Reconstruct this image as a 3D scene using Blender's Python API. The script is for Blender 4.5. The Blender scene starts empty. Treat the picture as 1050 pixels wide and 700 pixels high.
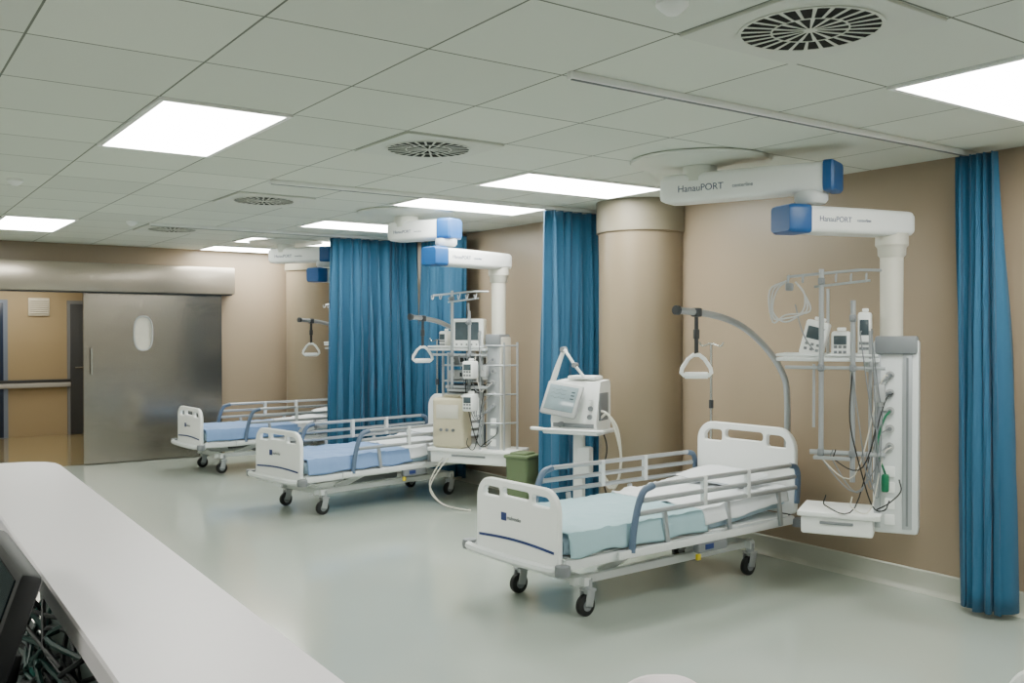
import bpy, bmesh, math, random
from mathutils import Vector, Matrix, noise, Euler
from mathutils.geometry import tessellate_polygon
random.seed(7)
COL=bpy.context.scene.collection
R=math.radians
# ------------------------------------------------------------ materials
def lin(c):
    out=[]
    for v in c:
        v=v/255.0
        out.append(v/12.92 if v<=0.04045 else ((v+0.055)/1.055)**2.4)
    return tuple(out)+(1.0,)
def sc(c,k): return tuple(min(1,x*k) for x in c[:3])+(1,)
MATS={}
def mat(name,col,rough=.5,metal=0,var=.05,vscale=6,bump=0,bscale=80,coat=0,sheen=0,emit=0,stretch=None):
    if name in MATS: return MATS[name]
    m=bpy.data.materials.new(name); m.use_nodes=True
    nt=m.node_tree; b=nt.nodes['Principled BSDF']
    c=lin(col)
    tc=nt.nodes.new('ShaderNodeTexCoord')
    src=tc.outputs['Object']
    if stretch:
        mp=nt.nodes.new('ShaderNodeMapping'); mp.inputs['Scale'].default_value=stretch
        nt.links.new(src,mp.inputs['Vector']); src=mp.outputs['Vector']
    n=nt.nodes.new('ShaderNodeTexNoise'); n.inputs['Scale'].default_value=vscale; n.inputs['Detail'].default_value=3
    nt.links.new(src,n.inputs['Vector'])
    mx=nt.nodes.new('ShaderNodeMix'); mx.data_type='RGBA'
    mx.inputs[6].default_value=sc(c,1-var); mx.inputs[7].default_value=sc(c,1+var)
    nt.links.new(n.outputs['Fac'],mx.inputs[0]); nt.links.new(mx.outputs[2],b.inputs['Base Color'])
    b.inputs['Roughness'].default_value=rough; b.inputs['Metallic'].default_value=metal
    b.inputs['Coat Weight'].default_value=coat; b.inputs['Coat Roughness'].default_value=.08
    b.inputs['Sheen Weight'].default_value=sheen
    if bump:
        n2=nt.nodes.new('ShaderNodeTexNoise'); n2.inputs['Scale'].default_value=bscale; n2.inputs['Detail'].default_value=3
        nt.links.new(src,n2.inputs['Vector'])
        bp=nt.nodes.new('ShaderNodeBump'); bp.inputs['Strength'].default_value=bump; bp.inputs['Distance'].default_value=.01
        nt.links.new(n2.outputs['Fac'],bp.inputs['Height']); nt.links.new(bp.outputs['Normal'],b.inputs['Normal'])
    if emit:
        b.inputs['Emission Color'].default_value=c; b.inputs['Emission Strength'].default_value=emit
    MATS[name]=m; return m
WHITE=mat('white_plastic',(242,244,242),.32,var=.02)
ENAM=mat('white_enamel',(222,226,226),.3,var=.03)
CREAM=mat('cream_plastic',(212,209,196),.45,var=.03)
BEIGE=mat('beige_plastic',(208,199,172),.5,var=.04)
STEEL=mat('chrome_tube',(200,202,200),.25,.85,var=.03)
ALU=mat('aluminium',(176,180,184),.34,.5,var=.04)
GREY=mat('grey_plastic',(124,128,132),.5,var=.05)
LGREY=mat('light_grey_plastic',(176,178,178),.45,var=.05)
DGREY=mat('dark_grey_plastic',(54,58,62),.5,var=.06)
BLACK=mat('black_rubber',(20,21,23),.55,var=.1)
SLATE=mat('slate_blue_plastic',(88,106,130),.45,var=.04)
BLUE=mat('blue_cap_plastic',(24,84,146),.4,var=.04)
NAVY=mat('navy_stripe',(32,52,110),.4,var=.03)
LETTER=mat('arm_lettering_ink',(70,84,116),.5,var=.02)
CURT=mat('curtain_fabric',(42,92,124),.85,var=.16,vscale=3,bump=.15,bscale=300,sheen=.06,stretch=(1,1,.2))
AQUA=mat('aqua_bedspread',(162,196,205),.85,var=.03,bump=.2,bscale=22,sheen=.1)
PERI=mat('blue_bedspread',(124,156,204),.85,var=.04,bump=.2,bscale=22,sheen=.1)
SHEET=mat('white_sheet',(228,231,235),.85,var=.03,bump=.25,bscale=20)
MATT=mat('mattress_cover',(168,192,208),.6,var=.04)
SCREEN=mat('grey_blue_screen',(132,148,154),.15,var=.25,vscale=10)
MSCREEN=mat('dim_monitor_screen',(74,86,92),.15,var=.3,vscale=10)
DSCREEN=mat('dark_screen',(38,46,50),.12,var=.2)
GREEN=mat('green_cable',(20,110,76),.4,var=.05)
DGREEN=mat('dark_green_cable',(16,48,44),.45,var=.1)
OLIVE=mat('olive_bin_plastic',(96,112,80),.5,var=.06)
YELLOW=mat('yellow_plastic',(205,185,40),.45,var=.05)
WALL=mat('tan_wall_paint',(156,139,118),.34,var=.04,vscale=1.2,bump=.05,bscale=150)
COLM=mat('column_paint',(137,123,102),.28,var=.03,vscale=1.5)
COLLAR=mat('column_collar_paint',(132,124,106),.45,var=.03)
BASEM=mat('cove_baseboard_vinyl',(178,180,167),.35,var=.03)
CWALL=mat('corridor_paint',(172,155,122),.5,var=.05,vscale=1.5)
CFLOOR=mat('corridor_floor_vinyl',(160,146,108),.12,var=.06,vscale=1.5,coat=.3)
STAIN=mat('brushed_stainless',(152,145,134),.2,.9,var=.12,vscale=3,bump=.05,bscale=30,stretch=(1.5,1,5))
STAIN2=mat('header_stainless',(176,166,152),.28,.7,var=.05,vscale=4)
COUNT=mat('counter_laminate',(230,223,227),.4,var=.015,vscale=30,bump=.03,bscale=200)
COUNTS=mat('counter_panel_laminate',(110,120,118),.5,var=.05)
CLIP=mat('ceiling_plate_paint',(212,215,206),.5,var=.03)
PINK=mat('pinkish_white_plastic',(226,214,216),.45,var=.02)
FLOOR=mat('floor_vinyl',(172,180,171),.15,var=.035,vscale=1.6,coat=.35)
CX0=1.09; CY0=1.68
def ceil_mat():
    m=bpy.data.materials.new('ceiling_tiles'); m.use_nodes=True; nt=m.node_tree; b=nt.nodes['Principled BSDF']
    geo=nt.nodes.new('ShaderNodeNewGeometry'); sp=nt.nodes.new('ShaderNodeSeparateXYZ'); nt.links.new(geo.outputs['Position'],sp.inputs[0])
    def M(op,a,bb=None):
        n=nt.nodes.new('ShaderNodeMath'); n.operation=op
        for i,v in enumerate((a,bb)):
            if v is None: continue
            if isinstance(v,(int,float)): n.inputs[i].default_value=v
            else: nt.links.new(v,n.inputs[i])
        return n.outputs[0]
    gx=M('DIVIDE',M('SUBTRACT',sp.outputs[0],CX0),.6); gy=M('DIVIDE',M('SUBTRACT',sp.outputs[1],CY0),.625)
    fx=M('ABSOLUTE',M('SUBTRACT',M('FRACT',gx),.5)); fy=M('ABSOLUTE',M('SUBTRACT',M('FRACT',gy),.5))
    line=M('MAXIMUM',M('GREATER_THAN',fx,.493),M('GREATER_THAN',fy,.493))
    cb=nt.nodes.new('ShaderNodeCombineXYZ'); nt.links.new(M('FLOOR',gx),cb.inputs[0]); nt.links.new(M('FLOOR',gy),cb.inputs[1])
    wn=nt.nodes.new('ShaderNodeTexWhiteNoise'); nt.links.new(cb.outputs[0],wn.inputs['Vector'])
    mx=nt.nodes.new('ShaderNodeMix'); mx.data_type='RGBA'; c=lin((218,222,212)); mx.inputs[6].default_value=sc(c,.93); mx.inputs[7].default_value=sc(c,1.04)
    nt.links.new(wn.outputs['Value'],mx.inputs[0])
    m2=nt.nodes.new('ShaderNodeMix'); m2.data_type='RGBA'; m2.inputs[7].default_value=lin((108,112,102))
    nt.links.new(line,m2.inputs[0]); nt.links.new(mx.outputs[2],m2.inputs[6]); nt.links.new(m2.outputs[2],b.inputs['Base Color'])
    b.inputs['Roughness'].default_value=.75
    nz=nt.nodes.new('ShaderNodeTexNoise'); nz.inputs['Scale'].default_value=90; nt.links.new(geo.outputs['Position'],nz.inputs['Vector'])
    hh=M('SUBTRACT',M('MULTIPLY',nz.outputs['Fac'],.3),line)
    bp=nt.nodes.new('ShaderNodeBump'); bp.inputs['Strength'].default_value=.2; bp.inputs['Distance'].default_value=.006
    nt.links.new(hh,bp.inputs['Height']); nt.links.new(bp.outputs['Normal'],b.inputs['Normal'])
    return m
CEIL=ceil_mat()
def emis(name,col,s):
    if name in MATS: return MATS[name]
    m=bpy.data.materials.new(name); m.use_nodes=True; nt=m.node_tree; nt.nodes.clear()
    e=nt.nodes.new('ShaderNodeEmission'); o=nt.nodes.new('ShaderNodeOutputMaterial'); e.inputs[0].default_value=lin(col); e.inputs[1].default_value=s
    nt.links.new(e.outputs[0],o.inputs[0]); MATS[name]=m; return m
LAMP=emis('lamp_diffuser',(253,255,247),24)
# ------------------------------------------------------------ geometry
def catmull(pts,n=6):
    P=[Vector(p) for p in pts]; P=[2*P[0]-P[1]]+P+[2*P[-1]-P[-2]]; out=[]
    for i in range(1,len(P)-2):
        for k in range(n):
            t=k/n; a,b,c,d=P[i-1],P[i],P[i+1],P[i+2]
            out.append(.5*((2*b)+(c-a)*t+(2*a-5*b+4*c-d)*t*t+(3*b-a-3*c+d)*t**3))
    out.append(P[-2]); return out
def rr(x0,y0,x1,y1,r,n=5):
    if not isinstance(r,(tuple,list)): r=(r,)*4
    cs=[(x1-r[0],y0+r[0],-90,r[0]),(x1-r[1],y1-r[1],0,r[1]),(x0+r[2],y1-r[2],90,r[2]),(x0+r[3],y0+r[3],180,r[3])]
    o=[]
    for cx,cy,a,q in cs:
        for k in range(n+1):
            t=R(a+90*k/n); o.append((cx+q*math.cos(t),cy+q*math.sin(t)))
    return o
def frame(o,a):
    a=Vector((a[0],a[1],0)).normalized(); b=Vector((-a.y,a.x,0))
    return Matrix(((a.x,b.x,0,o[0]),(a.y,b.y,0,o[1]),(0,0,1,o[2] if len(o)>2 else 0),(0,0,0,1)))
class G:
    def __init__(s,M=None): s.bm=bmesh.new(); s.M=M or Matrix(); s.mi=0
    def add(s,vs,fs,M=None,mi=None):
        T=s.M@M if M is not None else s.M
        v=[s.bm.verts.new(T@Vector(p)) for p in vs]
        for f in fs:
            if len(set(f))<3: continue
            try:
                fc=s.bm.faces.new([v[i] for i in f]); fc.material_index=s.mi if mi is None else mi; fc.smooth=True
            except ValueError: pass
        return s
    def merge(s,bm,M=None):
        bm.verts.index_update()
        s.add([v.co.copy() for v in bm.verts],[[v.index for v in f.verts] for f in bm.faces],M); bm.free(); return s
    def box(s,c,size,bev=0,rot=(0,0,0),seg=2):
        bm=bmesh.new(); bmesh.ops.create_cube(bm,size=1)
        for v in bm.verts: v.co=Vector((v.co.x*size[0],v.co.y*size[1],v.co.z*size[2]))
        if bev: bmesh.ops.bevel(bm,geom=bm.edges[:],offset=min(bev,min(size)*.45),segments=seg,affect='EDGES',profile=.5)
        return s.merge(bm,Matrix.Translation(c)@Euler([R(a) for a in rot]).to_matrix().to_4x4())
    def tube(s,pts,r,n=8,cap=True,closed=False):
        P=[Vector(p) for p in pts]; m=len(P); rs=r if isinstance(r,(list,tuple)) else [r]*m
        vs=[];fs=[];up=None
        for i in range(m):
            if closed: d=P[(i+1)%m]-P[i-1]
            else: d=P[min(i+1,m-1)]-P[max(i-1,0)]
            if d.length<1e-9: d=Vector((0,0,1))
            d.normalize()
            if up is None: up=d.orthogonal().normalized()
            up=(up-d*up.dot(d))
            if up.length<1e-6: up=d.orthogonal()
            up.normalize(); w=d.cross(up)
            for k in range(n):
                t=2*math.pi*k/n; vs.append(P[i]+(up*math.cos(t)+w*math.sin(t))*rs[i])
        for i in range(m if closed else m-1):
            j=(i+1)%m
            for k in range(n): fs.append([i*n+k,i*n+(k+1)%n,j*n+(k+1)%n,j*n+k])
        if cap and not closed: fs+= [list(range(n))[::-1],[(m-1)*n+k for k in range(n)]]
        return s.add(vs,fs)
    def cyl(s,a,b,r,r2=None,n=16): return s.tube([a,b],[r,r if r2 is None else r2],n)
    def lathe(s,prof,c=(0,0,0),n=32,M=None):
        vs=[];fs=[];m=len(prof)
        for k in range(n):
            t=2*math.pi*k/n
            for (r,z) in prof: vs.append((c[0]+r*math.cos(t),c[1]+r*math.sin(t),c[2]+z))
        for k in range(n):
            for i in range(m-1):
                a=k*m+i; b=((k+1)%n)*m+i; fs.append([a,b,b+1,a+1])
        fs.append([k*m for k in range(n)][::-1]); fs.append([k*m+m-1 for k in range(n)])
        return s.add(vs,fs,M)
    def loft(s,secs,cap=True,closed=True):
        n=len(secs[0]); vs=[p for q in secs for p in q]; fs=[]
        for i in range(len(secs)-1):
            for k in range(n if closed else n-1): fs.append([i*n+k,i*n+(k+1)%n,(i+1)*n+(k+1)%n,(i+1)*n+k])
        if cap: fs+=[list(range(n))[::-1],[(len(secs)-1)*n+k for k in range(n)]]
        return s.add(vs,fs)
    def flat(s,loops,th,bev,M):
        def area(L): return sum(L[i-1][0]*L[i][1]-L[i][0]*L[i-1][1] for i in range(len(L)))/2
        inner=[];outer=[]
        for li,L in enumerate(loops):
            Q=[]
            for p in L:
                if not Q or (abs(p[0]-Q[-1][0])+abs(p[1]-Q[-1][1]))>1e-6: Q.append(p)
            if abs(Q[0][0]-Q[-1][0])+abs(Q[0][1]-Q[-1][1])<1e-6: Q.pop()
            if (area(Q)>0)!=(li==0): Q=Q[::-1]
            n=len(Q); I=[]
            for i in range(n):
                a=Vector(Q[i-1]);b=Vector(Q[i]);c=Vector(Q[(i+1)%n])
                t=((b-a).normalized()+(c-b).normalized()); t=t.normalized() if t.length>1e-6 else (b-a).normalized()
                nn=Vector((-t.y,t.x)); I.append(tuple(b+nn*bev))
            outer.append(Q); inner.append(I)
        vs=[];fs=[];off=[]
        h=th/2
        for Q,I in zip(outer,inner):
            n=len(Q); o=len(vs); off.append(o)
            vs+=[(p[0],p[1],-h) for p in I]+[(p[0],p[1],-h+bev) for p in Q]+[(p[0],p[1],h-bev) for p in Q]+[(p[0],p[1],h) for p in I]
            for r in range(3):
                for k in range(n): fs.append([o+r*n+k,o+r*n+(k+1)%n,o+(r+1)*n+(k+1)%n,o+(r+1)*n+k])
        tri=tessellate_polygon([[Vector((p[0],p[1],0)) for p in I] for I in inner])
        bot=[];top=[]
        for o,I in zip(off,inner):
            n=len(I); bot+=[o+k for k in range(n)]; top+=[o+3*n+k for k in range(n)]
        for t in tri: fs.append([bot[i] for i in t][::-1]); fs.append([top[i] for i in t])
        return s.add(vs,fs,M)
    def text(s,txt,size,M,th=.001,align='LEFT'):
        cu=bpy.data.curves.new('tmp','FONT'); cu.body=txt; cu.size=size; cu.extrude=th; cu.align_x=align; cu.align_y='CENTER'; cu.offset=.0
        o=bpy.data.objects.new('tmp',cu); COL.objects.link(o); bpy.context.view_layer.update()
        me=o.evaluated_get(bpy.context.evaluated_depsgraph_get()).to_mesh()
        s.add([v.co.copy() for v in me.vertices],[list(p.vertices) for p in me.polygons],M)
        bpy.data.objects.remove(o); bpy.data.curves.remove(cu); return s
YZ=Matrix(((0,0,1,0),(1,0,0,0),(0,1,0,0),(0,0,0,1)))
XZ=Matrix(((1,0,0,0),(0,0,-1,0),(0,1,0,0),(0,0,0,1)))
def mk(name,g,mats,parent=None,label=None,cat=None,M=None,kind=None,group=None,weld=False):
    me=bpy.data.meshes.new(name)
    if weld: bmesh.ops.remove_doubles(g.bm,verts=g.bm.verts[:],dist=1e-5)
    bmesh.ops.recalc_face_normals(g.bm,faces=g.bm.faces[:]); g.bm.to_mesh(me); g.bm.free()
    for m in (mats if isinstance(mats,list) else [mats]): me.materials.append(m)
    me.set_sharp_from_angle(angle=R(38))
    o=bpy.data.objects.new(name,me); COL.objects.link(o)
    if parent is not None: o.parent=parent
    if M is not None: o.matrix_local=M
    if label: o['label']=label
    if cat: o['category']=cat
    if kind: o['kind']=kind
    if group: o['group']=group
    return o
def empty(name,M,label,cat,group=None):
    o=bpy.data.objects.new(name,None); o.empty_display_size=.1; COL.objects.link(o); o.matrix_world=M
    o['label']=label; o['category']=cat
    if group: o['group']=group
    return o
def dup(root,M,label=None):
    r=root.copy(); COL.objects.link(r); r.matrix_world=M
    if label: r['label']=label
    def rec(src,dst):
        for c in list(src.children):
            k=c.copy(); COL.objects.link(k); k.parent=dst; rec(c,k)
    rec(root,r); return r
T=Matrix.Translation
# ------------------------------------------------------------ room shell
H=2.55; WX=5.22; FY=11.8
def wallbox(name,x0,y0,z0,x1,y1,z1,m,**k):
    g=G(); g.box(((x0+x1)/2,(y0+y1)/2,(z0+z1)/2),(x1-x0,y1-y0,z1-z0)); return mk(name,g,m,kind='structure',**k)
wallbox('floor',-3.6,-3.1,-.1,WX+.1,FY,0,FLOOR)
wallbox('ceiling',-3.6,-3.1,H,WX+.1,FY+.12,H+.1,CEIL)
wallbox('wall_right',WX,-3.1,0,WX+.1,FY+.1,H,WALL)
LWALL=mat('pale_wall_paint',(215,211,204),.5,var=.03)
wallbox('wall_left',-3.6,-3.1,0,-3.5,FY,H,LWALL)
wallbox('wall_back',-3.5,-3.1,0,WX,-3.0,H,LWALL)
g=G()
g.box((-1.45,FY+.06,H/2),(4.1,.12,H)); g.box((3.72,FY+.06,H/2),(2.98,.12,H)); g.box((1.415,FY+.06,(2.0+H)/2),(1.63,.12,H-2.0))
mk('wall_far',g,WALL,kind='structure')
def cove(name,pts2,h=.13,t=.018):
    (x0,y0),(x1,y1)=pts2; d=Vector((x1-x0,y1-y0,0)); L=d.length; M=frame((x0,y0,0),d)
    g=G(M); prof=[(0,0),(.05,0),(.03,.01),(t,.03),(t,h-.006),(t-.006,h),(0,h)]
    g.loft([[(u,p[0],p[1]) for p in prof] for u in (0,L)]); mk(name,g,BASEM,kind='structure')
cove('baseboard_right',((WX,-3.0),(WX,FY)))
cove('baseboard_far',((WX,FY),(3.85,FY)))
wallbox('floor_corridor',.2,FY,-.1,4.2,15.5,-.001,CFLOOR)
wallbox('wall_corridor_end',.2,15.4,0,4.2,15.5,2.4,CWALL)
wallbox('wall_corridor_side',4.1,FY+.12,0,4.2,15.4,2.4,CWALL)
wallbox('wall_corridor_left',.2,FY+.12,0,.3,15.4,2.4,CWALL)
wallbox('ceiling_corridor',.2,FY+.12,2.4,4.2,15.5,2.5,CLIP)
g=G(); g.box((2.2,15.34,.75),(1.0,.03,.07),.01); 
for x in (1.75,2.2,2.6): g.box((x,15.37,.75),(.04,.06,.05))
g.mi=1; g.box((2.2,15.35,.81),(1.0,.045,.045),.01)
mk('wall_handrail',g,[LGREY,DGREY],label='pale wall handrail with dark top along the corridor wall',cat='handrail')
g=G(); g.box((2.28,15.385,1.90),(.28,.03,.26),.006)
for k in range(7): g.box((2.28,15.365,1.81+k*.03),(.24,.02,.008),rot=(35,0,0))
mk('wall_vent_grille',g,[CREAM],label='small louvred vent grille on corridor wall',cat='vent')
g=G(); g.box((3.12,15.38,1.0),(.92,.04,2.0)); g.mi=1; g.box((3.12,15.355,.98),(.84,.03,1.94),.004); g.mi=2; g.cyl((2.76,15.33,1.0),(2.86,15.33,1.0),.012)
mk('door_1',g,[GREY,DGREY,STEEL],kind='structure')
g=G(); g.box((1.62,15.38,1.0),(.5,.04,2.0)); g.mi=1; g.box((1.60,15.355,.98),(.42,.03,1.94),.004)
mk('door_2',g,[mat('pale_blue_frame',(120,134,156),.4,var=.05),mat('blue_glass_door',(46,58,82),.25,var=.1)],kind='structure')
for y in (12.9,14.5):  # unseen panels behind the header, added to brighten the corridor
    e=empty('corridor_added_light',T((2.0,y,2.4)),'unseen rectangular light panel added to brighten the corridor','light','added corridor lights')
    g=G(); g.box((0,0,-.015),(.6,.9,.03)); mk('panel_frame',g,WHITE,e)
    g=G(); g.box((0,0,-.033),(.55,.85,.006)); mk('diffuser',g,emis('corridor_added_glow',(255,246,228),14),e)
# sliding door + header
door=empty('sliding_door',T((3.0,FY-.05,0)),'brushed stainless steel sliding door with oval window','door')
oval=[(-.14+.105*math.cos(t)*(abs(math.cos(t))**-.25 if abs(math.cos(t))>.01 else 1),1.52+.2*math.sin(t)*(abs(math.sin(t))**-.25 if abs(math.sin(t))>.01 else 1)) for t in [2*math.pi*k/32 for k in range(32)]]
g=G(); g.flat([rr(-.8,.01,.8,2.0,.004,1),oval],.045,.003,XZ); mk('door_leaf',g,STAIN,door)
g=G(); g.tube([(p[0],-.026,p[1]) for p in oval],.010,8,closed=True); mk('window_frame',g,LGREY,door,'pale grey oval window frame')
g=G(); g.flat([oval],.03,.001,XZ); mk('window_pane',g,mat('frosted_pane',(214,210,196),.25,var=.12,vscale=9),door,'pale frosted oval window pane')
g=G(); g.tube([(-.72,-.025,1.05),(-.72,-.06,1.05),(-.72,-.06,1.35),(-.72,-.025,1.35)],.011); mk('handle',g,STEEL,door,'vertical chrome pull handle')
g=G(); g.box((1.85,FY-.1,2.165),(4.15,.19,.33),.012); g.mi=1; g.box((1.85,FY-.1,1.992),(4.1,.12,.014))
mk('trim_1',g,[STAIN2,DGREY],kind='structure')
g=G(); g.box((2.24,FY-.005,1.0),(.05,.02,1.99)); g.box((.58,FY-.005,1.0),(.05,.02,1.99)); mk('trim_2',g,STAIN2,kind='structure')
def column(x,y,r,h):
    g=G(); g.lathe([(r+.03,0),(r+.012,.02),(r+.006,.12),(r,.125),(r,h-.25),(r+.02,h-.24),(r+.022,h-.001)],(x,y,0),48)
    for f in g.bm.faces:
        if f.calc_center_median().z>h-.24: f.material_index=1
        if f.calc_center_median().z<.12: f.material_index=2
    o=mk('trim_3' if y<8 else 'trim_4',g,[COLM,COLLAR,BASEM],kind='structure')
column(5.1,5.5,.34,H); column(4.85,11.42,.31,H)
# ------------------------------------------------------------ ceiling things
def light_panel(x0,y0,x1,y1):
    w=x1-x0; d=y1-y0; g=G()
    for sx in (-1,1): g.box((sx*(w/2-.012),0,-.006),(.024,d,.012))
    for sy in (-1,1): g.box((0,sy*(d/2-.012),-.006),(w-.048,.024,.012))
    e=empty('ceiling_light_panel',T(((x0+x1)/2,(y0+y1)/2,H)),'rectangular recessed white ceiling light panel, lit','light','recessed ceiling light panels')
    mk('panel_frame',g,WHITE,e)
    g2=G(); g2.box((0,0,-.005),(w-.048,d-.048,.008)); mk('diffuser',g2,LAMP,e)
ly=lambda k:CY0+.625*k
LX0,LX1=CX0+2.4,CX0+3.6
for k in (0,5,7,10,13,15,-4): light_panel(LX0,ly(k),LX1,ly(k+1))
for k in (4,12,-3): light_panel(CX0,ly(k),CX0+.6,ly(k+2))  # negative rows here and above: unseen, added behind the camera to brighten the room
for k in (0,8): light_panel(CX0-3,ly(k),CX0-2.4,ly(k+2))  # unseen panels left of the view, added as extra room light
VX=CX0+1.5
dg=empty('air_diffuser',T((VX,ly(.5),H)),'white square ceiling plate with round black-slotted air outlet','air vent','swirl air diffusers in the ceiling')
g=G(); g.flat([rr(-.295,-.305,.295,.305,.01,2)],.012,.002,T((0,0,-.006))); mk('face_plate',g,CLIP,dg)
g=G(); g.lathe([(.226,0),(.226,-.002)],(0,0,-.0118),48); mk('slot_shade_disc',g,mat('slot_shade_black',(5,5,5),.9,var=.02),dg,'flat black disc painting the shade inside the slots')  # flush disc, no real depth: slot shade is put into its black
g=G()
def ringflat(r0,r1,z,n=48):
    vs=[];fs=[]
    for k in range(n):
        t=2*math.pi*k/n; c,s_=math.cos(t),math.sin(t); vs+=[(r0*c,r0*s_,z),(r1*c,r1*s_,z),(r1*c,r1*s_,z-.002),(r0*c,r0*s_,z-.002)]
    for k in range(n):
        a=4*k;b=4*((k+1)%n)
        for i in range(4): fs.append([a+i,b+i,b+(i+1)%4,a+(i+1)%4])
    g.add(vs,fs)
ringflat(.221,.233,-.0135); ringflat(.120,.126,-.0138)
g.lathe([(.022,-.0160),(.022,-.0137)],(0,0,0),20)
for n,r0,r1,w0,w1,off in ((26,.124,.222,.008,.013,0),(15,.022,.122,.004,.014,.1)):
    for k in range(n):
        t=2*math.pi*k/n+off; g.M=Matrix.Rotation(t,4,'Z')@T((0,0,-.0135))
        g.add([(r0,-w0/2,0),(r1,-w1/2,0),(r1,w1/2,0),(r0,w0/2,0),(r0,-w0/2,-.002),(r1,-w1/2,-.002),(r1,w1/2,-.002),(r0,w0/2,-.002)],[[0,1,2,3],[4,5,6,7],[0,1,5,4],[1,2,6,5],[2,3,7,6],[3,0,4,7]])
g.M=Matrix()
mk('vanes',g,CLIP,dg,'radial white vanes')
for k in (4,8,12): dup(dg,T((VX,ly(k+.5),H)))
for p in ((2.05,2.08),(2.12,9.09),(.9,7.0)):
    g=G(); g.lathe([(.05,0),(.05,-.015),(.035,-.03),(.02,-.042),(.001,-.044)],(0,0,0),24); mk('smoke_detector',g,WHITE,label='small round white ceiling smoke detector',cat='smoke detector',group='ceiling smoke detectors',M=T((p[0],p[1],H)))
for y in (ly(2)-.06,6.05,9.1):
    g=G(); g.box((3.73,y,H-.014),(2.9,.035,.028),.004)
    g.mi=1; g.box((3.73,y,H-.03),(2.88,.010,.005))
    mk('curtain_rail',g,[WHITE,GREY],label='slim white ceiling curtain rail',cat='curtain rail',group='ceiling curtain rails')
def curtain(path,path1,z0,z1,amp,folds,label,seed=0):
    N=folds*16; Z=24; secs=[]
    for j in range(Z+1):
        z=z1+(z0-z1)*j/Z; row=[]; f=j/Z
        A=Vector((path[0][0],path[0][1],0)).lerp(Vector((path1[0][0],path1[0][1],0)),f)
        B=Vector((path[1][0],path[1][1],0)).lerp(Vector((path1[1][0],path1[1][1],0)),f)
        d=(B-A).normalized(); nn=Vector((-d.y,d.x,0))
        for i in range(N+1):
            t=i/N
            tw=t+.4/folds*noise.noise(Vector((t*folds*.35,seed,f*.5)))*2
            q=A.lerp(B,tw)
            ph=2*math.pi*folds*t+2.8*noise.noise(Vector((t*folds*.4,seed,f*.5)))
            a=amp*(.5+.5*min(1,f*2.5)+1.0*noise.noise(Vector((t*folds*.5,seed+5,f*.8))))
            q=q+nn*(a*math.sin(ph)+.25*amp*math.sin(ph*2.3+f*1.6))+d*(amp*.5*math.sin(2*ph)*min(1,.3+f))
            row.append((q.x,q.y,z+.004*math.sin(ph)*f))
        secs.append(row)
    g=G(); g.loft(secs,cap=False,closed=False)
    o=mk('curtain',g,CURT,label=label,cat='curtain',group='blue privacy curtains')
    m=o.modifiers.new('thick','SOLIDIFY'); m.thickness=.004; return o
curtain([(5.05,2.91),(5.07,2.67)],[(5.05,2.88),(5.05,2.62)],.035,2.515,.06,5,'gathered teal blue floor-length privacy curtain by the wall',1)
curtain([(4.56,6.05),(5.1,6.05)],[(4.54,6.05),(5.1,6.05)],.07,2.515,.06,6,'gathered teal blue privacy curtain beside the round column',2)
curtain([(4.08,9.1),(5.1,9.1)],[(4.06,9.1),(5.08,9.1)],.07,2.515,.075,9,'drawn teal blue privacy curtain between two beds',3)
curtain([(5.07,8.95),(5.07,8.05)],[(5.07,8.95),(5.07,8.02)],.07,2.5,.045,8,'teal blue privacy curtain hanging along the wall',4)
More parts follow.
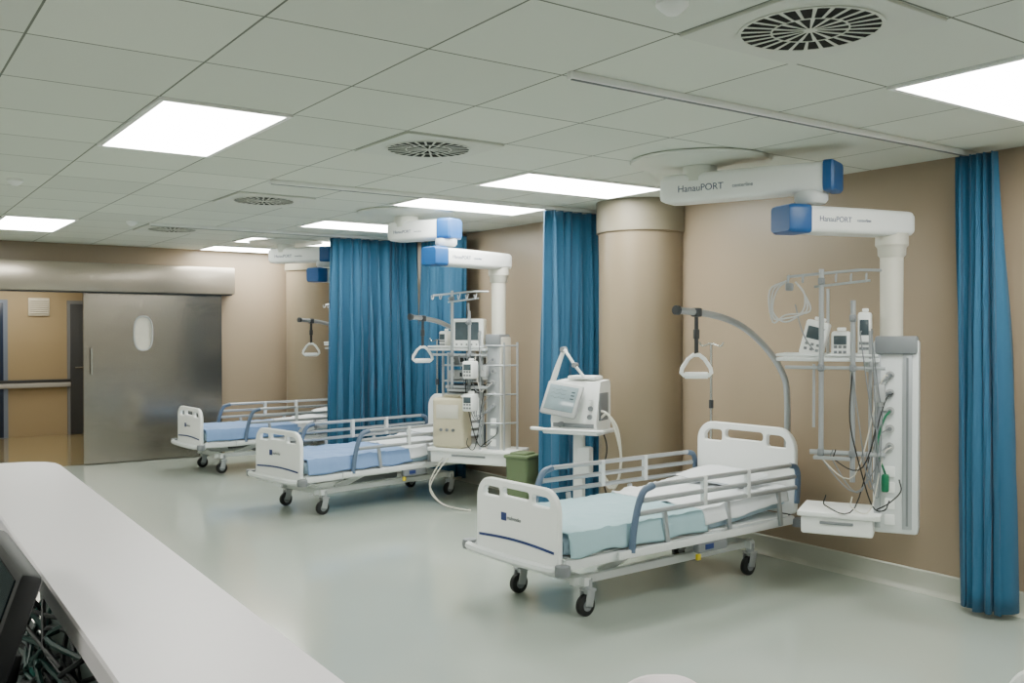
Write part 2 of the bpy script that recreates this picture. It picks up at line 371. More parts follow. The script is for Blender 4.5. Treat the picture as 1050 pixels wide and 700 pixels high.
# ------------------------------------------------------------ hospital bed
def hz(x):
    t=max(0,min(1,(x-1.15)/.75)); return .05*t*t*(3-2*t)
def build_bed(M,label):
    e=empty('hospital_bed',M,label,'bed','hospital beds along the wall')
    g=G()
    for s in (-1,1):
        g.box((1.0,s*.38,.325),(1.96,.035,.055),.008); g.box((.95,s*.25,.19),(1.55,.04,.045),.006)
    for x in (.03,.5,1.0,1.5,1.96): g.box((x,0,.32),(.04,.75,.04),.005)
    for x in (.24,1.66): g.box((x,0,.19),(.05,.62,.05),.006)
    for s in (-1,1):
        g.box((.62,s*.21,.26),(.42,.03,.05),.005,rot=(0,-18,0)); g.box((1.35,s*.21,.26),(.42,.03,.05),.005,rot=(0,-18,0))
    g.mi=1; g.box((1.0,0,.352),(1.9,.74,.014),.004)
    g.mi=2; g.box((.95,0,.23),(.5,.16,.09),.02); g.cyl((.45,.05,.24),(.95,.05,.25),.022)
    mk('bed_frame',g,[ENAM,WHITE,GREY],e)
    g=G(); g.tube(catmull([(.0,-.39,.31),(-.07,-.35,.31),(-.09,0,.31),(-.07,.35,.31),(0,.39,.31)],5),.024); 
    mk('foot_bar',g,ENAM,e)
    for x in (-.03,2.0):
        for s in (-1,1):
            g=G(); g.lathe([(.012,-.03),(.04,-.026),(.045,0),(.04,.026),(.012,.03)],(x,s*.41,.31),20)
            mk('corner_bumper',g,GREY,e,'grey corner bumper roller')
    for x in (.26,1.66):
        for s in (-1,1):
            g=G(); y=s*.29
            g.cyl((x,y,.12),(x,y,.2),.024,n=14)
            g.box((x-.01,y-.028,.10),(.055,.008,.09),.004,rot=(0,12,0)); g.box((x-.01,y+.028,.10),(.055,.008,.09),.004,rot=(0,12,0)); g.box((x,y,.142),(.07,.066,.014),.004)
            c=mk('caster',g,ALU,e)
            g=G(); Mw=T((x-.02,y,.06))@Matrix.Rotation(R(90),4,'X')
            g.lathe([(.01,-.02),(.045,-.02),(.058,-.014),(.06,0),(.058,.014),(.045,.02),(.01,.02)],(0,0,0),24,Mw)
            g.mi=1; g.lathe([(.001,-.023),(.03,-.022),(.03,.022),(.001,.023)],(0,0,0),16,Mw)
            mk('wheel',g,[BLACK,GREY],c)
    w=.36; g=G()
    out=rr(-w,.27,w,.715,(.04,.12,.12,.04),8)
    g.flat([out,rr(-.295,.615,-.145,.668,(.02,.02,.045,.02)),rr(-.115,.63,.115,.674,.02),rr(.145,.615,.295,.668,(.02,.045,.02,.02))],.035,.007,YZ)
    g.mi=1
    st=[(-.0195,y,.385+.014*math.sin((y+.33)*5)) for y in [(-.33+.66*k/16) for k in range(17)]]
    g.loft([[(p[0],p[1],p[2]-.007),(p[0]-.002,p[1],p[2]-.007),(p[0]-.002,p[1],p[2]+.007),(p[0],p[1],p[2]+.007)] for p in st])
    mk('footboard',g,[WHITE,NAVY],e,'white moulded footboard with grip openings and navy line')
    g=G(); g.box((-.0195,.10,.515),(.003,.045,.045)); g.mi=1
    g.text('malvestio',.032,T((-.0195,.07,.512))@Matrix(((0,0,-1,0),(-1,0,0,0),(0,1,0,0),(0,0,0,1)))); mk('logo',g,[NAVY,GREY],e,'navy square emblem with small lettering')
    g=G(); w=.41
    out=rr(-w,.36,w,.915,(.04,.14,.14,.04),8)
    g.flat([out,rr(-.34,.785,-.19,.862,(.02,.02,.06,.02)),rr(-.155,.81,.155,.87,.025),rr(.19,.785,.34,.862,(.02,.06,.02,.02))],.035,.007,T((1.98,0,0))@YZ)
    mk('headboard',g,WHITE,e,'white moulded headboard with grip openings')
    for s in (-1,1):
        y=s*.43; g=G()
        for z,x0,x1 in ((.69,.60,1.9),(.615,.535,1.93),(.545,.51,1.94)): g.cyl((x0,y,z),(x1,y,z),.0145,n=10)
        for x in (.75,1.3,1.8): g.box((x,s*.41,.42),(.03,.02,.22),.004,rot=(0,-8,0))
        g.mi=1
        g.tube(catmull([(.455,y,.34),(.47,y,.46),(.50,y,.58),(.545,y,.665),(.62,y,.69)],5),.020,10)
        g.tube(catmull([(1.88,y,.69),(1.945,y,.67),(1.965,y,.6),(1.955,y,.44)],5),.018,10)
        g.mi=2; g.box((1.0,y,.335),(1.3,.022,.045),.006)
        for x in (1.05,1.45): g.box((x,y,.618),(.035,.03,.17),.006)
        mk('side_rail',g,[ALU,SLATE,ENAM],e)
    g=G(); g.box((1.12,-.42,.285),(.26,.05,.06),.012); g.mi=1; g.box((1.08,-.447,.29),(.07,.006,.03)); g.mi=2; g.box((1.0,-.43,.235),(.03,.02,.035),.004)
    mk('control_panel',g,[GREY,NAVY,YELLOW],e,'grey hand control box with yellow release tab')
    g=G(); secs=[]
    for i in range(25):
        x=.03+1.9*i/24; ins=.02 if i in(0,24) else 0
        prof=rr(-.375+ins,.36+ins*.5,.375-ins,.475-ins,.035,4); secs.append([(x,p[0],p[1]+hz(x)) for p in prof])
    g.loft(secs); mk('mattress',g,MATT,e)
    g=G(); pole=[(2.03,-.3,.30),(2.03,-.3,.7),(2.03,-.3,1.12),(1.98,-.3,1.27),(1.83,-.3,1.42),(1.62,-.3,1.55),(1.42,-.3,1.62),(1.2,-.3,1.655),(.97,-.3,1.67)]
    g.tube(catmull(pole,6),.021,12); g.mi=1
    g.cyl((2.03,-.3,.28),(2.03,-.3,.46),.028); g.cyl((.97,-.3,1.67),(.945,-.3,1.672),.028); g.box((1.13,-.3,1.66),(.05,.055,.055),.01)
    lp=mk('lifting_pole',g,[ALU,DGREY],e,'curved pale metal lifting pole')
    g=G(); g.box((1.13,-.3,1.53),(.032,.006,.24),.002); g.box((1.13,-.3,1.53),(.04,.022,.06),.006); mk('strap',g,DGREY,lp,'black webbing strap')
    g=G(); u=Vector((.80,-.6,0)); C0=Vector((1.13,-.3,0))
    tri=[C0+u*a+Vector((0,0,z)) for a,z in ((-.018,1.405),(.018,1.405),(.05,1.38),(.086,1.325),(.090,1.298),(.076,1.283),(-.076,1.283),(-.090,1.298),(-.086,1.325),(-.05,1.38))]
    g.tube(tri,.013,8,closed=True); g.cyl(C0+u*-.068+Vector((0,0,1.283)),C0+u*.068+Vector((0,0,1.283)),.020); mk('handle',g,WHITE,lp,'white rounded triangular grab handle')
    g=G(); g.cyl((2.02,.33,.30),(2.02,.33,1.46),.010,n=10); g.tube(catmull([(2.02,.22,1.47),(2.02,.25,1.44),(2.02,.33,1.46),(2.02,.41,1.44),(2.02,.44,1.47)],4),.006,6)
    g.mi=1; g.cyl((2.02,.33,1.0),(2.02,.33,1.06),.017,n=12); g.cyl((2.02,.33,.30),(2.02,.33,.42),.02,n=12)
    mk('infusion_pole',g,[STEEL,DGREY],e,'thin chrome infusion pole with hooks')
    return e
seedc=[0.0]
def clothgrid(M,x0,x1,hang,name,m,label,cat,amp,group,off=.008,w=.378):
    g=G(); rows=[]; nx=56; n=22
    for i in range(nx+1):
        x=x0+(x1-x0)*i/nx; r=[]
        zt=.475+hz(x)+off
        for k in range(-n-6,n+7):
            if abs(k)<=n: y=w*k/n; z=zt
            else: y=math.copysign(w+.010+.002*(abs(k)-n),k); z=zt-.014-hang*(1+.18*noise.noise(Vector((x*5,seedc[0],k>0))))*(abs(k)-n)/6
            d=amp*(noise.noise(Vector((x*7+seedc[0],y*6,0)))*1.0+.5*noise.noise(Vector((x*16,y*15,seedc[0])))+.7*(1-abs(noise.noise(Vector((x*5+y*6,y*3-x*2,seedc[0]+2))))*2)**3)
            if abs(k)<=n: z+=abs(d)*1.2
            else: y+=math.copysign(abs(d)*.6,y); z+=d*.6
            edge=amp*.8*noise.noise(Vector((y*9,seedc[0],3))) if i in (0,nx) else 0
            r.append((x+edge,y,z))
        rows.append(r)
    g.loft(rows,cap=False,closed=False)
    o=mk(name,g,m,label=label,cat=cat,M=M,group=group); md=o.modifiers.new('thick','SOLIDIFY'); md.thickness=.006; md.offset=1
    seedc[0]+=3.7; return o
def pillow(M,m,label):
    g=G(); secs=[]; n=20
    for i in range(13):
        t=-1+2*i/12; wx=math.sqrt(max(0,1-abs(t)**3.2)); 
        sec=[]
        for k in range(n):
            a=2*math.pi*k/n; cx=math.cos(a); cz=math.sin(a)
            y=.28*math.copysign(abs(cx)**.6,cx)*(.88+.12*wx); z=.035*math.copysign(abs(cz)**.9,cz)*wx*(1-.7*abs(cx)**5)
            x=.17*t
            sec.append((x,y,z+.008*noise.noise(Vector((x*9,y*9,1)))))
        secs.append(sec)
    g.loft(secs); mk('pillow',g,m,label=label,cat='pillow',M=M,group='white pillows on the beds')
def place(x,y,deg): return T((x,y,0))@Matrix.Rotation(R(deg),4,'Z')
B1=place(3.01,4.245,3.2); B2=place(2.97,7.68,9.5); B3=place(3.05,10.5,3); B0=place(2.44,.90,0)
bed=build_bed(B1,'white hospital bed with raised side rails and aqua bedspread')
b2=dup(bed,B2,'white hospital bed with blue bedspread beside equipment pendant'); b3=dup(bed,B3,'white hospital bed with blue bedspread near the steel door'); dup(bed,B0,'white hospital bed with navy emblem on its footboard')
for b,ang in ((b2,13),(b3,17)):
    for c in b.children:
        if c.name.startswith('lifting_pole'): c.matrix_local=T((2.03,-.3,0))@Matrix.Rotation(R(ang),4,'Z')@T((-2.03,.3,0))
grp='bedspreads on the hospital beds'
for Mb,m,lab in ((B1,AQUA,'pale aqua bedspread over the mattress foot half'),(B2,PERI,'light blue bedspread over the mattress foot half'),(B3,PERI,'light blue bedspread over the mattress foot half'),(B0,PERI,'light blue bedspread over the mattress foot half')):
    clothgrid(Mb,.035,1.12,.10,'bedspread',m,lab,'blanket',.009,grp)
    clothgrid(Mb,1.09,1.9,.07,'bed_sheet',SHEET,'rumpled white sheet on the head half of the mattress','sheet',.017,'white sheets on the beds',off=.014)
    pillow(Mb@T((1.73,0,.592))@Matrix.Rotation(R(-6),4,'Y'),SHEET,'soft white pillow at the head of the bed')
# ------------------------------------------------------------ ceiling pendants
def arm(g,p,q,z,over0,over1,h,w):
    p=Vector(p);q=Vector(q);d=(q-p).normalized();a=p-d*over0;b=q+d*over1;L=(b-a).length
    M0=g.M; g.M=M0@frame((a.x,a.y,z),d)
    secs=[]
    for i,(x,k) in enumerate(((0,.8),(.03,.97),(.08,1),(L*.55,1),(L*.95,.95),(L-.02,.9),(L,.75))):
        secs.append([(x,pp[0]*k,pp[1]*k) for pp in rr(-w/2,-h/2,w/2,h/2,.03,4)])
    g.loft(secs); g.M=M0; return a,b,d,L
def pendant(c,pv,cl,a,label,rich=False,o0=.22,o1_=.14):
    O=Vector((c[0],c[1],H)); e=empty('ceiling_supply_pendant',T(O),label,'medical pendant','ceiling supply pendants'); I=T(-O)
    g=G(I); g.lathe([(.40,-.001),(.41,-.008),(.40,-.018),(.20,-.026),(.12,-.04)],(c[0],c[1],H),40)
    g.lathe([(.10,0),(.10,-.10)],(c[0],c[1],H-.03),28)
    mk('ceiling_plate',g,CLIP,e,'round ceiling mounting plate')
    z1=2.385; z2=2.155
    g=G(I); a0,b0,d0,L0=arm(g,c,pv,z1,o0,o1_,.165,.19); o1=mk('upper_arm',g,WHITE,e)
    def cap(a,d,s,z,parent,L,k0=1.0):
        g=G(I@frame((a.x,a.y,z),d)); g.loft([[(x,p[0]*k,p[1]*k) for p in rr(-.1,-.084,.1,.084,.025,4)] for x,k in ((s*.002-.010*(s>0),.88*k0),(s*.015,1.0*k0),(s*L*.9,1.0*k0),(s*L,.985*k0))]); return mk('end_cap',g,BLUE,parent,'blue end cap')
    cap(b0+d0*.010,d0,-1,z1,o1,.06 if not rich else .13)
    nrm=Vector((d0.y,-d0.x))
    if nrm.dot(Vector((-1,-.5)))<0: nrm=-nrm
    def txt(a,d,n,z,s,x,off,body,m,parent):
        p=a+d*x+n*off
        Mx=Matrix(((d.x,0,n.x,p.x),(d.y,0,n.y,p.y),(0,1,0,z),(0,0,0,1)))
        g=G(I); g.text(body,s,Mx); mk('lettering',g,m,parent,'brand lettering on the arm side')
    k=L0/1.0
    txt(a0,d0,nrm,z1-.01,.055*min(1,k),.12*k,.0955,'HanauPORT',LETTER,o1); txt(a0,d0,nrm,z1-.014,.03*min(1,k),.45*k,.0955,'centerline',LETTER,o1)
    g=G(I); g.lathe([(.085,0),(.09,-.01),(.09,-.05),(.075,-.07)],(pv[0],pv[1],z1-.07),28); mk('arm_joint',g,ENAM,e)
    g=G(I); a1,b1,d1,L1=arm(g,pv,cl,z2,.185,.10,.145,.18); o2=mk('lower_arm',g,WHITE,e)
    cap(a1-d1*.010,d1,1,z2,o2,.13,.93)
    n1=Vector((d1.y,-d1.x)); 
    if n1.dot(Vector((-.5,-1)))<0: n1=-n1
    txt(a1,d1,n1,z2,.042,.17,.0905,'HanauPORT',LETTER,o2); txt(a1,d1,n1,z2,.024,.42,.0905,'centerline',LETTER,o2)
    g=G(I); g.lathe([(.09,2.10),(.09,2.035),(.078,2.02),(.076,1.98),(.064,1.965),(.062,1.6),(.062,1.5)],(cl[0],cl[1],0),28); mk('drop_tube',g,CREAM,e)
    F=I@frame((cl[0],cl[1],0),a)
    cw=.24 if not rich else .16; cx=-.03 if not rich else 0
    g=G(F); g.box((cx,0,.955),(cw,.2,1.09),.02); g.mi=1; g.box((cx,.02,1.47),(cw-.02,.22,.10),.012)
    sc_=mk('service_column',g,[ENAM if not rich else CREAM,GREY],e,'tall white service column')
    g=G(F)
    if not rich:
        g.box((-.09,.103,.93),(.05,.010,.98),.003); g.box((.065,.103,.93),(.035,.010,.98),.003)
        g.mi=1; g.box((-.09,.109,.93),(.012,.004,.94))
    else:
        g.box((.0,.102,.93),(.12,.010,.98),.003)
    for k in range(5):
        g.mi=2; g.cyl((0,.10,1.30-.10*k),(0,.116,1.30-.10*k),.024,n=18); g.mi=1; g.cyl((0,.116,1.30-.10*k),(0,.120,1.30-.10*k),.012,n=14)
    g.mi=3
    for k in range(4): g.box((0,.108,.76-.09*k),(.055,.012,.06),.005)
    mk('outlet_strip',g,[ALU,GREY,LGREY,WHITE],sc_,'outlet strip with gas and power sockets')
    g=G(F); g.box((.335,.0,1.385),(.56,.34,.02),.005); 
    for y in (-.17,.17): g.cyl((.06,y,1.41),(.61,y,1.41),.008,n=8)
    g.cyl((.61,-.17,1.41),(.61,.17,1.41),.008,n=8); g.box((.11,0,1.35),(.06,.12,.07),.01)
    mk('shelf',g,[ENAM],e,'white equipment shelf')
    g=G(F); zb=1.02 if rich else .82
    g.cyl((.36,.19,zb),(.36,.19,1.90),.014,n=10); g.cyl((.19,.19,zb-.12),(.19,.19,1.72),.014,n=10); g.cyl((.36,-.12,1.4),(.36,-.12,1.8),.009,n=8)
    g.cyl((.10,.16,.72 if not rich else .52),(.10,.16,1.55),.010,n=10); g.cyl((.40,.19,1.0),(.40,.19,1.36),.008,n=8)
    if rich:
        g.cyl((-.11,.12,.52),(-.11,.12,1.45),.010,n=10); g.cyl((-.18,.0,.52),(-.18,.0,1.45),.010,n=10)
        for z in (.75,1.0,1.25,1.42): g.tube([(-.18,0,z),(-.11,.12,z),(.10,.16,z)],.007,6)
    g.tube([(.55,.19,1.86),(.15,.19,1.89),(.05,.10,1.89)],.008)
    g.cyl((.40,.19,1.80),(.10,.19,1.83),.007,n=8)
    for x in (.54,.46,.28,.2,.12): g.tube(catmull([(x,.19,1.87),(x,.21,1.83),(x,.23,1.83),(x,.235,1.86)],3),.005,6)
    g.cyl((.02,.19,zb+.04),(.42,.19,zb+.04),.014,n=8); g.cyl((.02,.19,1.34),(.56,.19,1.34),.010,n=8)
    g.box((.30,.19,zb+.01),(.2,.05,.02),.004)
    mk('pole_rack',g,ALU,e,'chrome infusion pole rack with hooks')
    for x,z in ((.19,zb+.04),(.36,zb+.04),(.19,1.34),(.36,1.34),(.36,1.83),(.19,1.62)):
        g=G(F); g.box((x,.195,z),(.036,.040,.042),.008)
        if z>1.3: g.cyl((x,.21,z),(x,.245,z),.012,n=12)
        mk('pole_clamp',g,GREY,e,'grey pole clamp')
    g=G(F); g.box((.05,.17,1.20),(.06,.07,.10),.012); g.cyl((.05,.17,1.13),(.05,.17,1.20),.022)
    mk('flow_regulator',g,LGREY,e,'grey gas flow regulator')
    g=G(F); x0,x1=(.04,.49) if not rich else (-.22,.60)
    g.box(((x0+x1)/2,.02,.505),(x1-x0,.38,.03),.008); g.box(((x0+x1)/2+.01,.02,.44),(x1-x0-.06,.34,.10),.012)
    g.mi=1; g.box(((x0+x1)/2+.01,.193,.46),((x1-x0)*.4,.012,.016),.003)
    g.mi=0; g.box(((x0+cx)/2,-.02,.455),(abs(x0-cx)+.02,.10,.06),.01)
    mk('drawer_shelf',g,[WHITE,GREY],e,'white lower shelf with drawer')
    g=G(F); rnd=random.Random(int(cl[1]*10))
    for k in range(12 if not rich else 8):
        xa=-.0+rnd.uniform(-.02,.02); za=1.30-.1*rnd.randint(0,4); xb=rnd.uniform(.08,.36); zb2=rnd.choice((1.34,.88,.62,1.55)); zm=min(za,zb2)-rnd.uniform(.05,.30)
        g.mi=[0,1,0,0,0,2,0,0,2,1,0,0][k]
        g.tube(catmull([(xa,.12,za),(xa+.04,.17,za-.05),((xa+xb)/2,.20+rnd.uniform(0,.05),max(.56,zm)),(xb,.21,zb2-.06),(xb,.20,zb2)],6),.0035,6)
    g.mi=1; g.tube(catmull([(.06,.215,.56),(.0,.235,.60),(-.06,.17,.66),(-.05,.125,.72)],6),.004,6)
    g.mi=1; g.tube(catmull([(.19,.2,1.34),(.20,.24,1.05),(.14,.26,.78),(.08,.24,.58),(.02,.22,.56),(.0,.14,.60)],6),.004,6)
    if not rich:
        g.mi=3; g.box((.02,.15,.70),(.04,.04,.1),.01); g.tube(catmull([(.02,.15,.75),(.06,.2,.9),(.03,.17,1.05),(.0,.12,1.1)],6),.006,6)
    mk('cable_bundle',g,[GREY,BLACK,CREAM,GREEN],e,'hanging grey, black and green cables')
    if not rich:
        g=G(F)
        for k in range(3): g.tube(catmull([(.54,.22,1.84),(.60+.02*k,.24,1.78),(.62,.25,1.66-.03*k),(.55,.24,1.60+.02*k),(.46-.02*k,.22,1.66),(.45,.22,1.76),(.5,.22,1.83)],5),.005,6)
        g.mi=1; g.box((.53,.24,1.80),(.045,.03,.045),.01); g.tube(catmull([(.50,.22,1.70),(.47,.23,1.58),(.44,.22,1.5),(.40,.2,1.44)],5),.004,6)
        mk('hose_coil',g,[LGREY,GREY],e,'pale coiled breathing hose')
    return frame((cl[0],cl[1],0),a)
A=(-.5,.866)
F1=pendant((4.10,3.93),(4.33,3.32),(4.87,3.18),A,'white ceiling supply pendant with blue end caps and service column')
F2=pendant((3.86,7.07),(4.03,6.70),(4.66,6.86),A,'white ceiling supply pendant carrying a monitor and equipment rack',True,.14,.09)
F3=pendant((4.0,10.12),(4.27,9.68),(4.95,10.02),(-.2,.98),'white ceiling supply pendant above the far bed',True,.18,.12)
def pump(M,label,h=.17,w=.13):
    e=empty('infusion_pump',M,label,'medical pump','infusion pumps on the pendants')
    g=G(); g.box((0,0,h/2),(w,.12,h),.015); g.box((0,-.02,h+.012),(w*.5,.02,.02),.006); mk('body',g,WHITE,e)
    g=G(); g.box((0,.062,h*.66),(w*.7,.006,h*.34),.002); mk('display',g,MSCREEN,e)
    g=G()
    for i in range(3):
        for j in range(2): g.box((-w*.25+i*w*.25,.062,h*.2+j*.03),(.018,.006,.016),.002)
    mk('button_pad',g,GREY,e); return e
pump(F1@T((.44,.03,1.402))@Matrix.Rotation(R(-14),4,'Y'),'small white infusion pump tilted on the shelf',.21,.13)
pump(F1@T((.27,.02,1.397)),'small white syringe pump standing on the shelf',.15,.10)
pump(F1@T((.14,.02,1.397)),'slim white syringe pump standing on the shelf',.26,.07)
pump(F2@T((.52,.02,1.397)),'slim white syringe pump beside the monitor',.15,.07)
for z in (1.14,.86): pump(F2@T((.14,.265,z)),'white infusion pump clamped on pendant pole',.15,.10)
def monitor(M,label):
    e=empty('patient_monitor',M,label,'monitor')
    g=G(); g.loft([[(p[0],y,p[1]) for p in rr(-w,0+o,w,.28-o,.02,3)] for y,w,o in ((.10,.165,0),(.0,.165,0),(-.06,.14,.015),(-.16,.10,.03))]); mk('housing',g,CREAM,e)
    g=G(); g.flat([rr(-.165,.0,.165,.28,.015),rr(-.12,.075,.12,.25,.01)],.02,.004,T((0,.105,0))@Matrix(((1,0,0,0),(0,0,1,0),(0,1,0,0),(0,0,0,1)))); mk('bezel',g,WHITE,e)
    g=G(); g.box((0,.1,.162),(.24,.008,.175)); mk('screen',g,MSCREEN,e)
    g=G()
    for k in range(5): g.cyl((-.1+.05*k,.11,.035),(-.1+.05*k,.122,.035),.009,n=10)
    mk('control_knobs',g,GREY,e); return e
monitor(F2@T((.29,-.02,1.397))@Matrix.Rotation(R(10),4,'Z')@Matrix.Scale(.92,4),'boxy off-white patient monitor on the pendant shelf')
g=G(F2)
for z in (.98,1.10,1.24): g.box((.35,-.07,z),(.42,.18,.014),.004)
for x in (.15,.55):
    for y in (-.15,.01): g.cyl((x,y,.522),(x,y,1.372),.011,n=8)
mk('equipment_rack',g,ALU,label='open metal rack standing on the pendant lower shelf',cat='rack')
for z,m1,w_,lab in ((1.285,GREY,.30,'grey electronic control unit on the rack top tier'),(1.155,LGREY,.34,'light grey electronic control unit on the rack'),(1.032,DGREY,.34,'dark grey electronic control unit on the rack')):
    g=G(F2); g.box((.34,-.07,z),(w_,.15,.078),.01); g.mi=1; g.box((.30,.007,z+.005),(.16,.006,.036)); g.mi=2; g.cyl((.45,.0,z),(.45,.02,z),.014); mk('control_unit',g,[m1,DSCREEN,WHITE],label=lab,cat='medical device',group='control units stacked on the rack')
sb=empty('suction_unit',F2@T((.40,.115,.522)),'cream boxy suction unit on the lower shelf','medical device')
g=G(); g.box((0,.0,.22),(.31,.18,.44),.03,seg=3); g.box((0,.0,.45),(.16,.05,.03),.012); mk('body',g,BEIGE,sb)
g=G(); g.box((0,.092,.32),(.22,.008,.12),.004); g.mi=1
for k in range(3): g.cyl((-.06+.06*k,.09,.16),(-.06+.06*k,.105,.16),.014,n=14)
mk('front_panel',g,[CREAM,GREY],sb)
g=G(F2)
for k in range(2): g.tube(catmull([(.38+.05*k,.225,.44),(.47+.03*k,.28,.30),(.52,.30,.16+.03*k),(.40,.3,.05),(.22-.05*k,.28,.010),(.14,.26,.010)],6),.006,8)
mk('drain_hose',g,CREAM,label='pale flexible hoses looping down to the floor',cat='hose')
# ------------------------------------------------------------ ventilator
V=empty('ventilator',frame((4.40,5.42,0),(.45,-.89)),'cream ventilator with tilted screen on a wheeled stand','ventilator')
g=G()
for a in (35,145,215,325):
    t=R(a); g.box((.16*math.cos(t),.16*math.sin(t),.085),(.30,.05,.035),.01,rot=(0,0,a))
g.lathe([(.07,.06),(.07,.11),(.04,.14)],(0,0,0),20); mk('base',g,ENAM,V)
for a in (35,145,215,325):
    t=R(a); x,y=.28*math.cos(t),.28*math.sin(t); g=G(); g.cyl((x,y,.05),(x,y,.08),.014); g.mi=1
    g.lathe([(.01,-.014),(.034,-.012),(.036,0),(.034,.012),(.01,.014)],(0,0,0),20,T((x,y,.036))@Matrix.Rotation(R(90),4,'X')); mk('caster',g,[GREY,BLACK],V)
g=G(); g.box((0,.0,.45),(.08,.06,.70),.012); g.box((0.05,0,.60),(.10,.09,.20),.02); mk('stand_column',g,ENAM,V)
g=G(); g.box((0,0,.815),(.44,.34,.03),.01); g.tube(catmull([(-.2,-.17,.83),(-.26,-.2,.84),(-.26,-.24,.84),(.0,-.26,.84),(.26,-.24,.84),(.26,-.2,.84),(.2,-.17,.83)],5),.011); mk('tray',g,ENAM,V)
g=G(); g.loft([[(x,p[0],p[1]) for p in ((-.12,.83),(-.13,.9),(-.05,1.18),(.12,1.19),(.14,1.15),(.14,.83))] for x in (-.17,.19)]); g.box((.03,.04,1.205),(.22,.16,.03),.012); g.mi=1; g.box((.01,-.13,.865),(.32,.012,.03),.003); g.box((.194,0,1.0),(.008,.16,.20),.003); mk('housing',g,[WHITE,GREY],V)
Ms=T((-.07,-.15,1.05))@Matrix.Rotation(R(-22),4,'X')@Matrix.Rotation(R(8),4,'Y')
g=G(Ms); g.box((0,0,0),(.29,.035,.25),.014); mk('screen_bezel',g,LGREY,V)
g=G(Ms); g.box((0,-.019,.005),(.235,.006,.19),.003); mk('screen',g,SCREEN,V)
g=G(Ms)
for z in (.065,.035,.005): g.tube([(-.09+.01*k,-.023,z+.007*math.sin(k*1.1)*(k%5>1)) for k in range(13)],.0010,4)
for z in (.06,.035,.01): g.box((.085,-.0225,z),(.028,.002,.010))
mk('display_trace',g,MSCREEN,V,'dark waveform traces on the screen')
g=G(); 
for k in range(3): g.cyl((.14,-.11,.93+.06*k),(.14,-.14+.015*k,.93+.06*k),.018,n=14)
g.cyl((-.08,-.13,.87),(-.08,-.165,.87),.02,n=14); mk('knobs',g,GREY,V)
g=G(); g.tube(catmull([(-.18,0,1.0),(-.22,0,1.1),(-.17,-.02,1.24),(-.10,-.05,1.40),(-.06,-.08,1.38),(.0,-.08,1.30),(.07,-.05,1.2)],6),.011,8)
g.tube(catmull([(-.18,.03,.95),(-.25,.02,1.08),(-.2,0,1.24),(-.11,-.03,1.415)],6),.014,8)
g.mi=1; g.cyl((-.23,.0,1.09),(-.23,.04,1.09),.024,n=14); g.cyl((-.11,-.06,1.41),(-.11,-.01,1.41),.022,n=14); g.cyl((0,-.10,1.30),(0,-.05,1.30),.018,n=14); mk('support_arm',g,[WHITE,GREY],V,'white hinged hose support arm')
g=G()
for k in range(2): g.tube(catmull([(.19,-.05,.92+.05*k),(.25,-.06,.95),(.30+.02*k,-.05,.85),(.34,-.03,.66),(.33,-.04,.50),(.26+.03*k,-.05,.42),(.2,-.04,.52)],7),.009,8)
mk('breathing_hose',g,CREAM,V,'pale corrugated breathing hoses')
g=G(); g.tube(catmull([(.17,0,.86),(.22,0,.7),(.18,.02,.5),(.22,.05,.3),(.3,.2,.1)],6),.006,6); mk('power_cable',g,BLACK,V)
wb=empty('waste_bin',T((4.56,6.36,0))@Matrix.Rotation(.4,4,'Z'),'small dull green waste bin with lid by the curtain','waste bin')
g=G(); g.loft([[(p[0]*k,p[1]*k,z) for p in rr(-.11,-.11,.11,.11,.03)] for z,k in ((0.003,.8),(.50,1.0))]); mk('bin_body',g,OLIVE,wb)
g=G(); g.box((0,0,.515),(.235,.235,.03),.012); g.box((0,0,.535),(.16,.16,.025),.012); mk('lid',g,OLIVE,wb)
# ------------------------------------------------------------ reception counter
rc=empty('reception_counter',T((.4,1.5,0)),'long white reception counter with raised ledge','counter')
I=T((-.4,-1.5,0))
g=G(I); out=[(.475,-.6),(.580,3.46),(.575,3.53),(.55,3.58),(.50,3.615),(.42,3.63),(-1.5,3.67),(-1.5,3.36),(.20,3.36),(.28,3.33),(.305,3.26),(.25,-.6)]
g.flat([out],.04,.004,T((0,0,1.08))); mk('countertop',g,COUNT,rc)
g=G(I@frame((.43,-.6,0),(.025,1))); g.box((2.05,0,.53),(4.1,.03,1.06)); g.M=I; g.box((-.5,3.52,.53),(1.97,.03,1.06)); mk('front_panel',g,COUNTS,rc)
g=G(I); g.box((.02,1.4,.735),(.78,4.0,.03),.004); mk('desk_top',g,COUNTS,rc)
g=G(I)
for y in (-.4,.9,2.2,3.2): g.box((.06,y,.36),(.66,.03,.72))
mk('support_panels',g,COUNTS,rc)
cm=empty('computer_monitor',T((.13,1.76,.751)),'black computer monitor on the reception desk','monitor')
g=G(); g.lathe([(.11,0),(.11,.012),(.03,.02)],(0.02,0,0),28); g.box((.06,0,.14),(.03,.05,.26),.006,rot=(0,12,0)); mk('stand',g,BLACK,cm)
Mt=T((.035,0,.27))@Matrix.Rotation(R(19),4,'Y')
g=G(Mt); g.box((0,0,0),(.035,.40,.35),.01); mk('casing',g,BLACK,cm)
g=G(Mt); g.box((-.0185,0,.005),(.003,.37,.31)); mk('screen',g,DSCREEN,cm)
g=G(); rnd=random.Random(3)
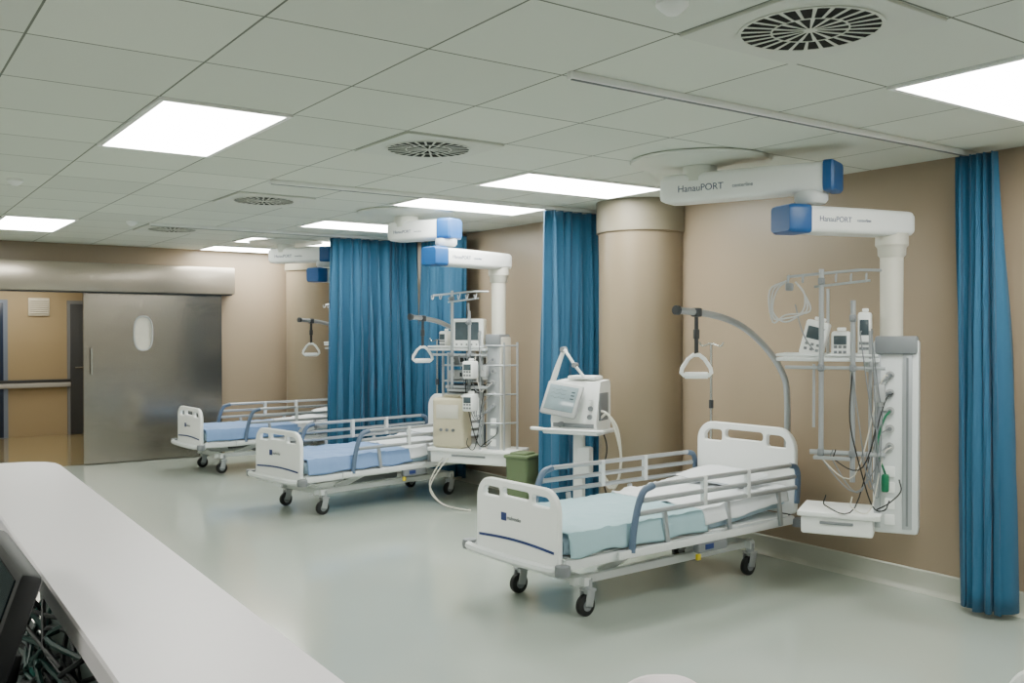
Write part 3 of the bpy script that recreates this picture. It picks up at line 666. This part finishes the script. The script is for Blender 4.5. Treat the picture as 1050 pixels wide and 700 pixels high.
for k in range(46):
    y=rnd.uniform(1.1,2.3); z=rnd.uniform(.76,1.0); g.mi=rnd.choice((0,0,0,0,0,1,1,1,1,2))
    pts=[(.36+rnd.uniform(-.05,.03),y+rnd.uniform(-.2,.2)+.1*j,max(.762,z+rnd.uniform(-.09,.05)-.01*j)) for j in range(6)]
    g.tube(catmull(pts,6),rnd.choice((.004,.005,.006)),6)
mk('cable_tangle',g,[BLACK,DGREEN,mat('teal_cable',(24,84,74),.4)],label='tangle of black and dark teal computer cables',cat='cables',kind='stuff')
ch=empty('office_chair',T((1.385,1.43,0))@Matrix.Rotation(R(-35),4,'Z'),'pinkish white office chair with rounded backrest','chair')
g=G(); g.flat([rr(-.115,.48,.115,.832,(.06,.10,.10,.06),10)],.04,.015,XZ); mk('backrest',g,PINK,ch)
g=G(); g.box((0,-.24,.44),(.44,.42,.06),.028,seg=3); mk('seat',g,GREY,ch)
g=G(); g.box((0,.0,.47),(.06,.02,.2),.005); g.box((0,-.1,.40),(.06,.22,.02),.005); mk('back_bracket',g,BLACK,ch)
g=G(); g.cyl((0,-.24,.1),(0,-.24,.41),.025)
for k in range(5):
    t=2*math.pi*k/5; g.tube([(0,-.24,.11),(.26*math.cos(t),-.24+.26*math.sin(t),.075)],[.024,.016],10)
mk('base',g,GREY,ch)
for k in range(5):
    t=2*math.pi*k/5; x,y=.26*math.cos(t),-.24+.26*math.sin(t)
    g=G(); g.lathe([(.008,-.02),(.028,-.018),(.03,0),(.028,.018),(.008,.02)],(0,0,0),18,T((x,y,.03))@Matrix.Rotation(t,4,'Z')@Matrix.Rotation(R(90),4,'X')); g.cyl((x,y,.03),(x,y,.08),.008); mk('caster',g,BLACK,ch)
# ------------------------------------------------------------ world + camera
w=bpy.data.worlds.new('w'); bpy.context.scene.world=w; w.use_nodes=True; w.node_tree.nodes['Background'].inputs[0].default_value=(.6,.65,.6,1); w.node_tree.nodes['Background'].inputs[1].default_value=.2
cd=bpy.data.cameras.new('cam'); cam=bpy.data.objects.new('camera',cd); COL.objects.link(cam)
cam.location=(0,0,1.55); cam.rotation_euler=(R(90-.65),0,R(-35)); cd.sensor_width=36; cd.lens=970/1050*36; cd.clip_start=.05
bpy.context.scene.camera=cam
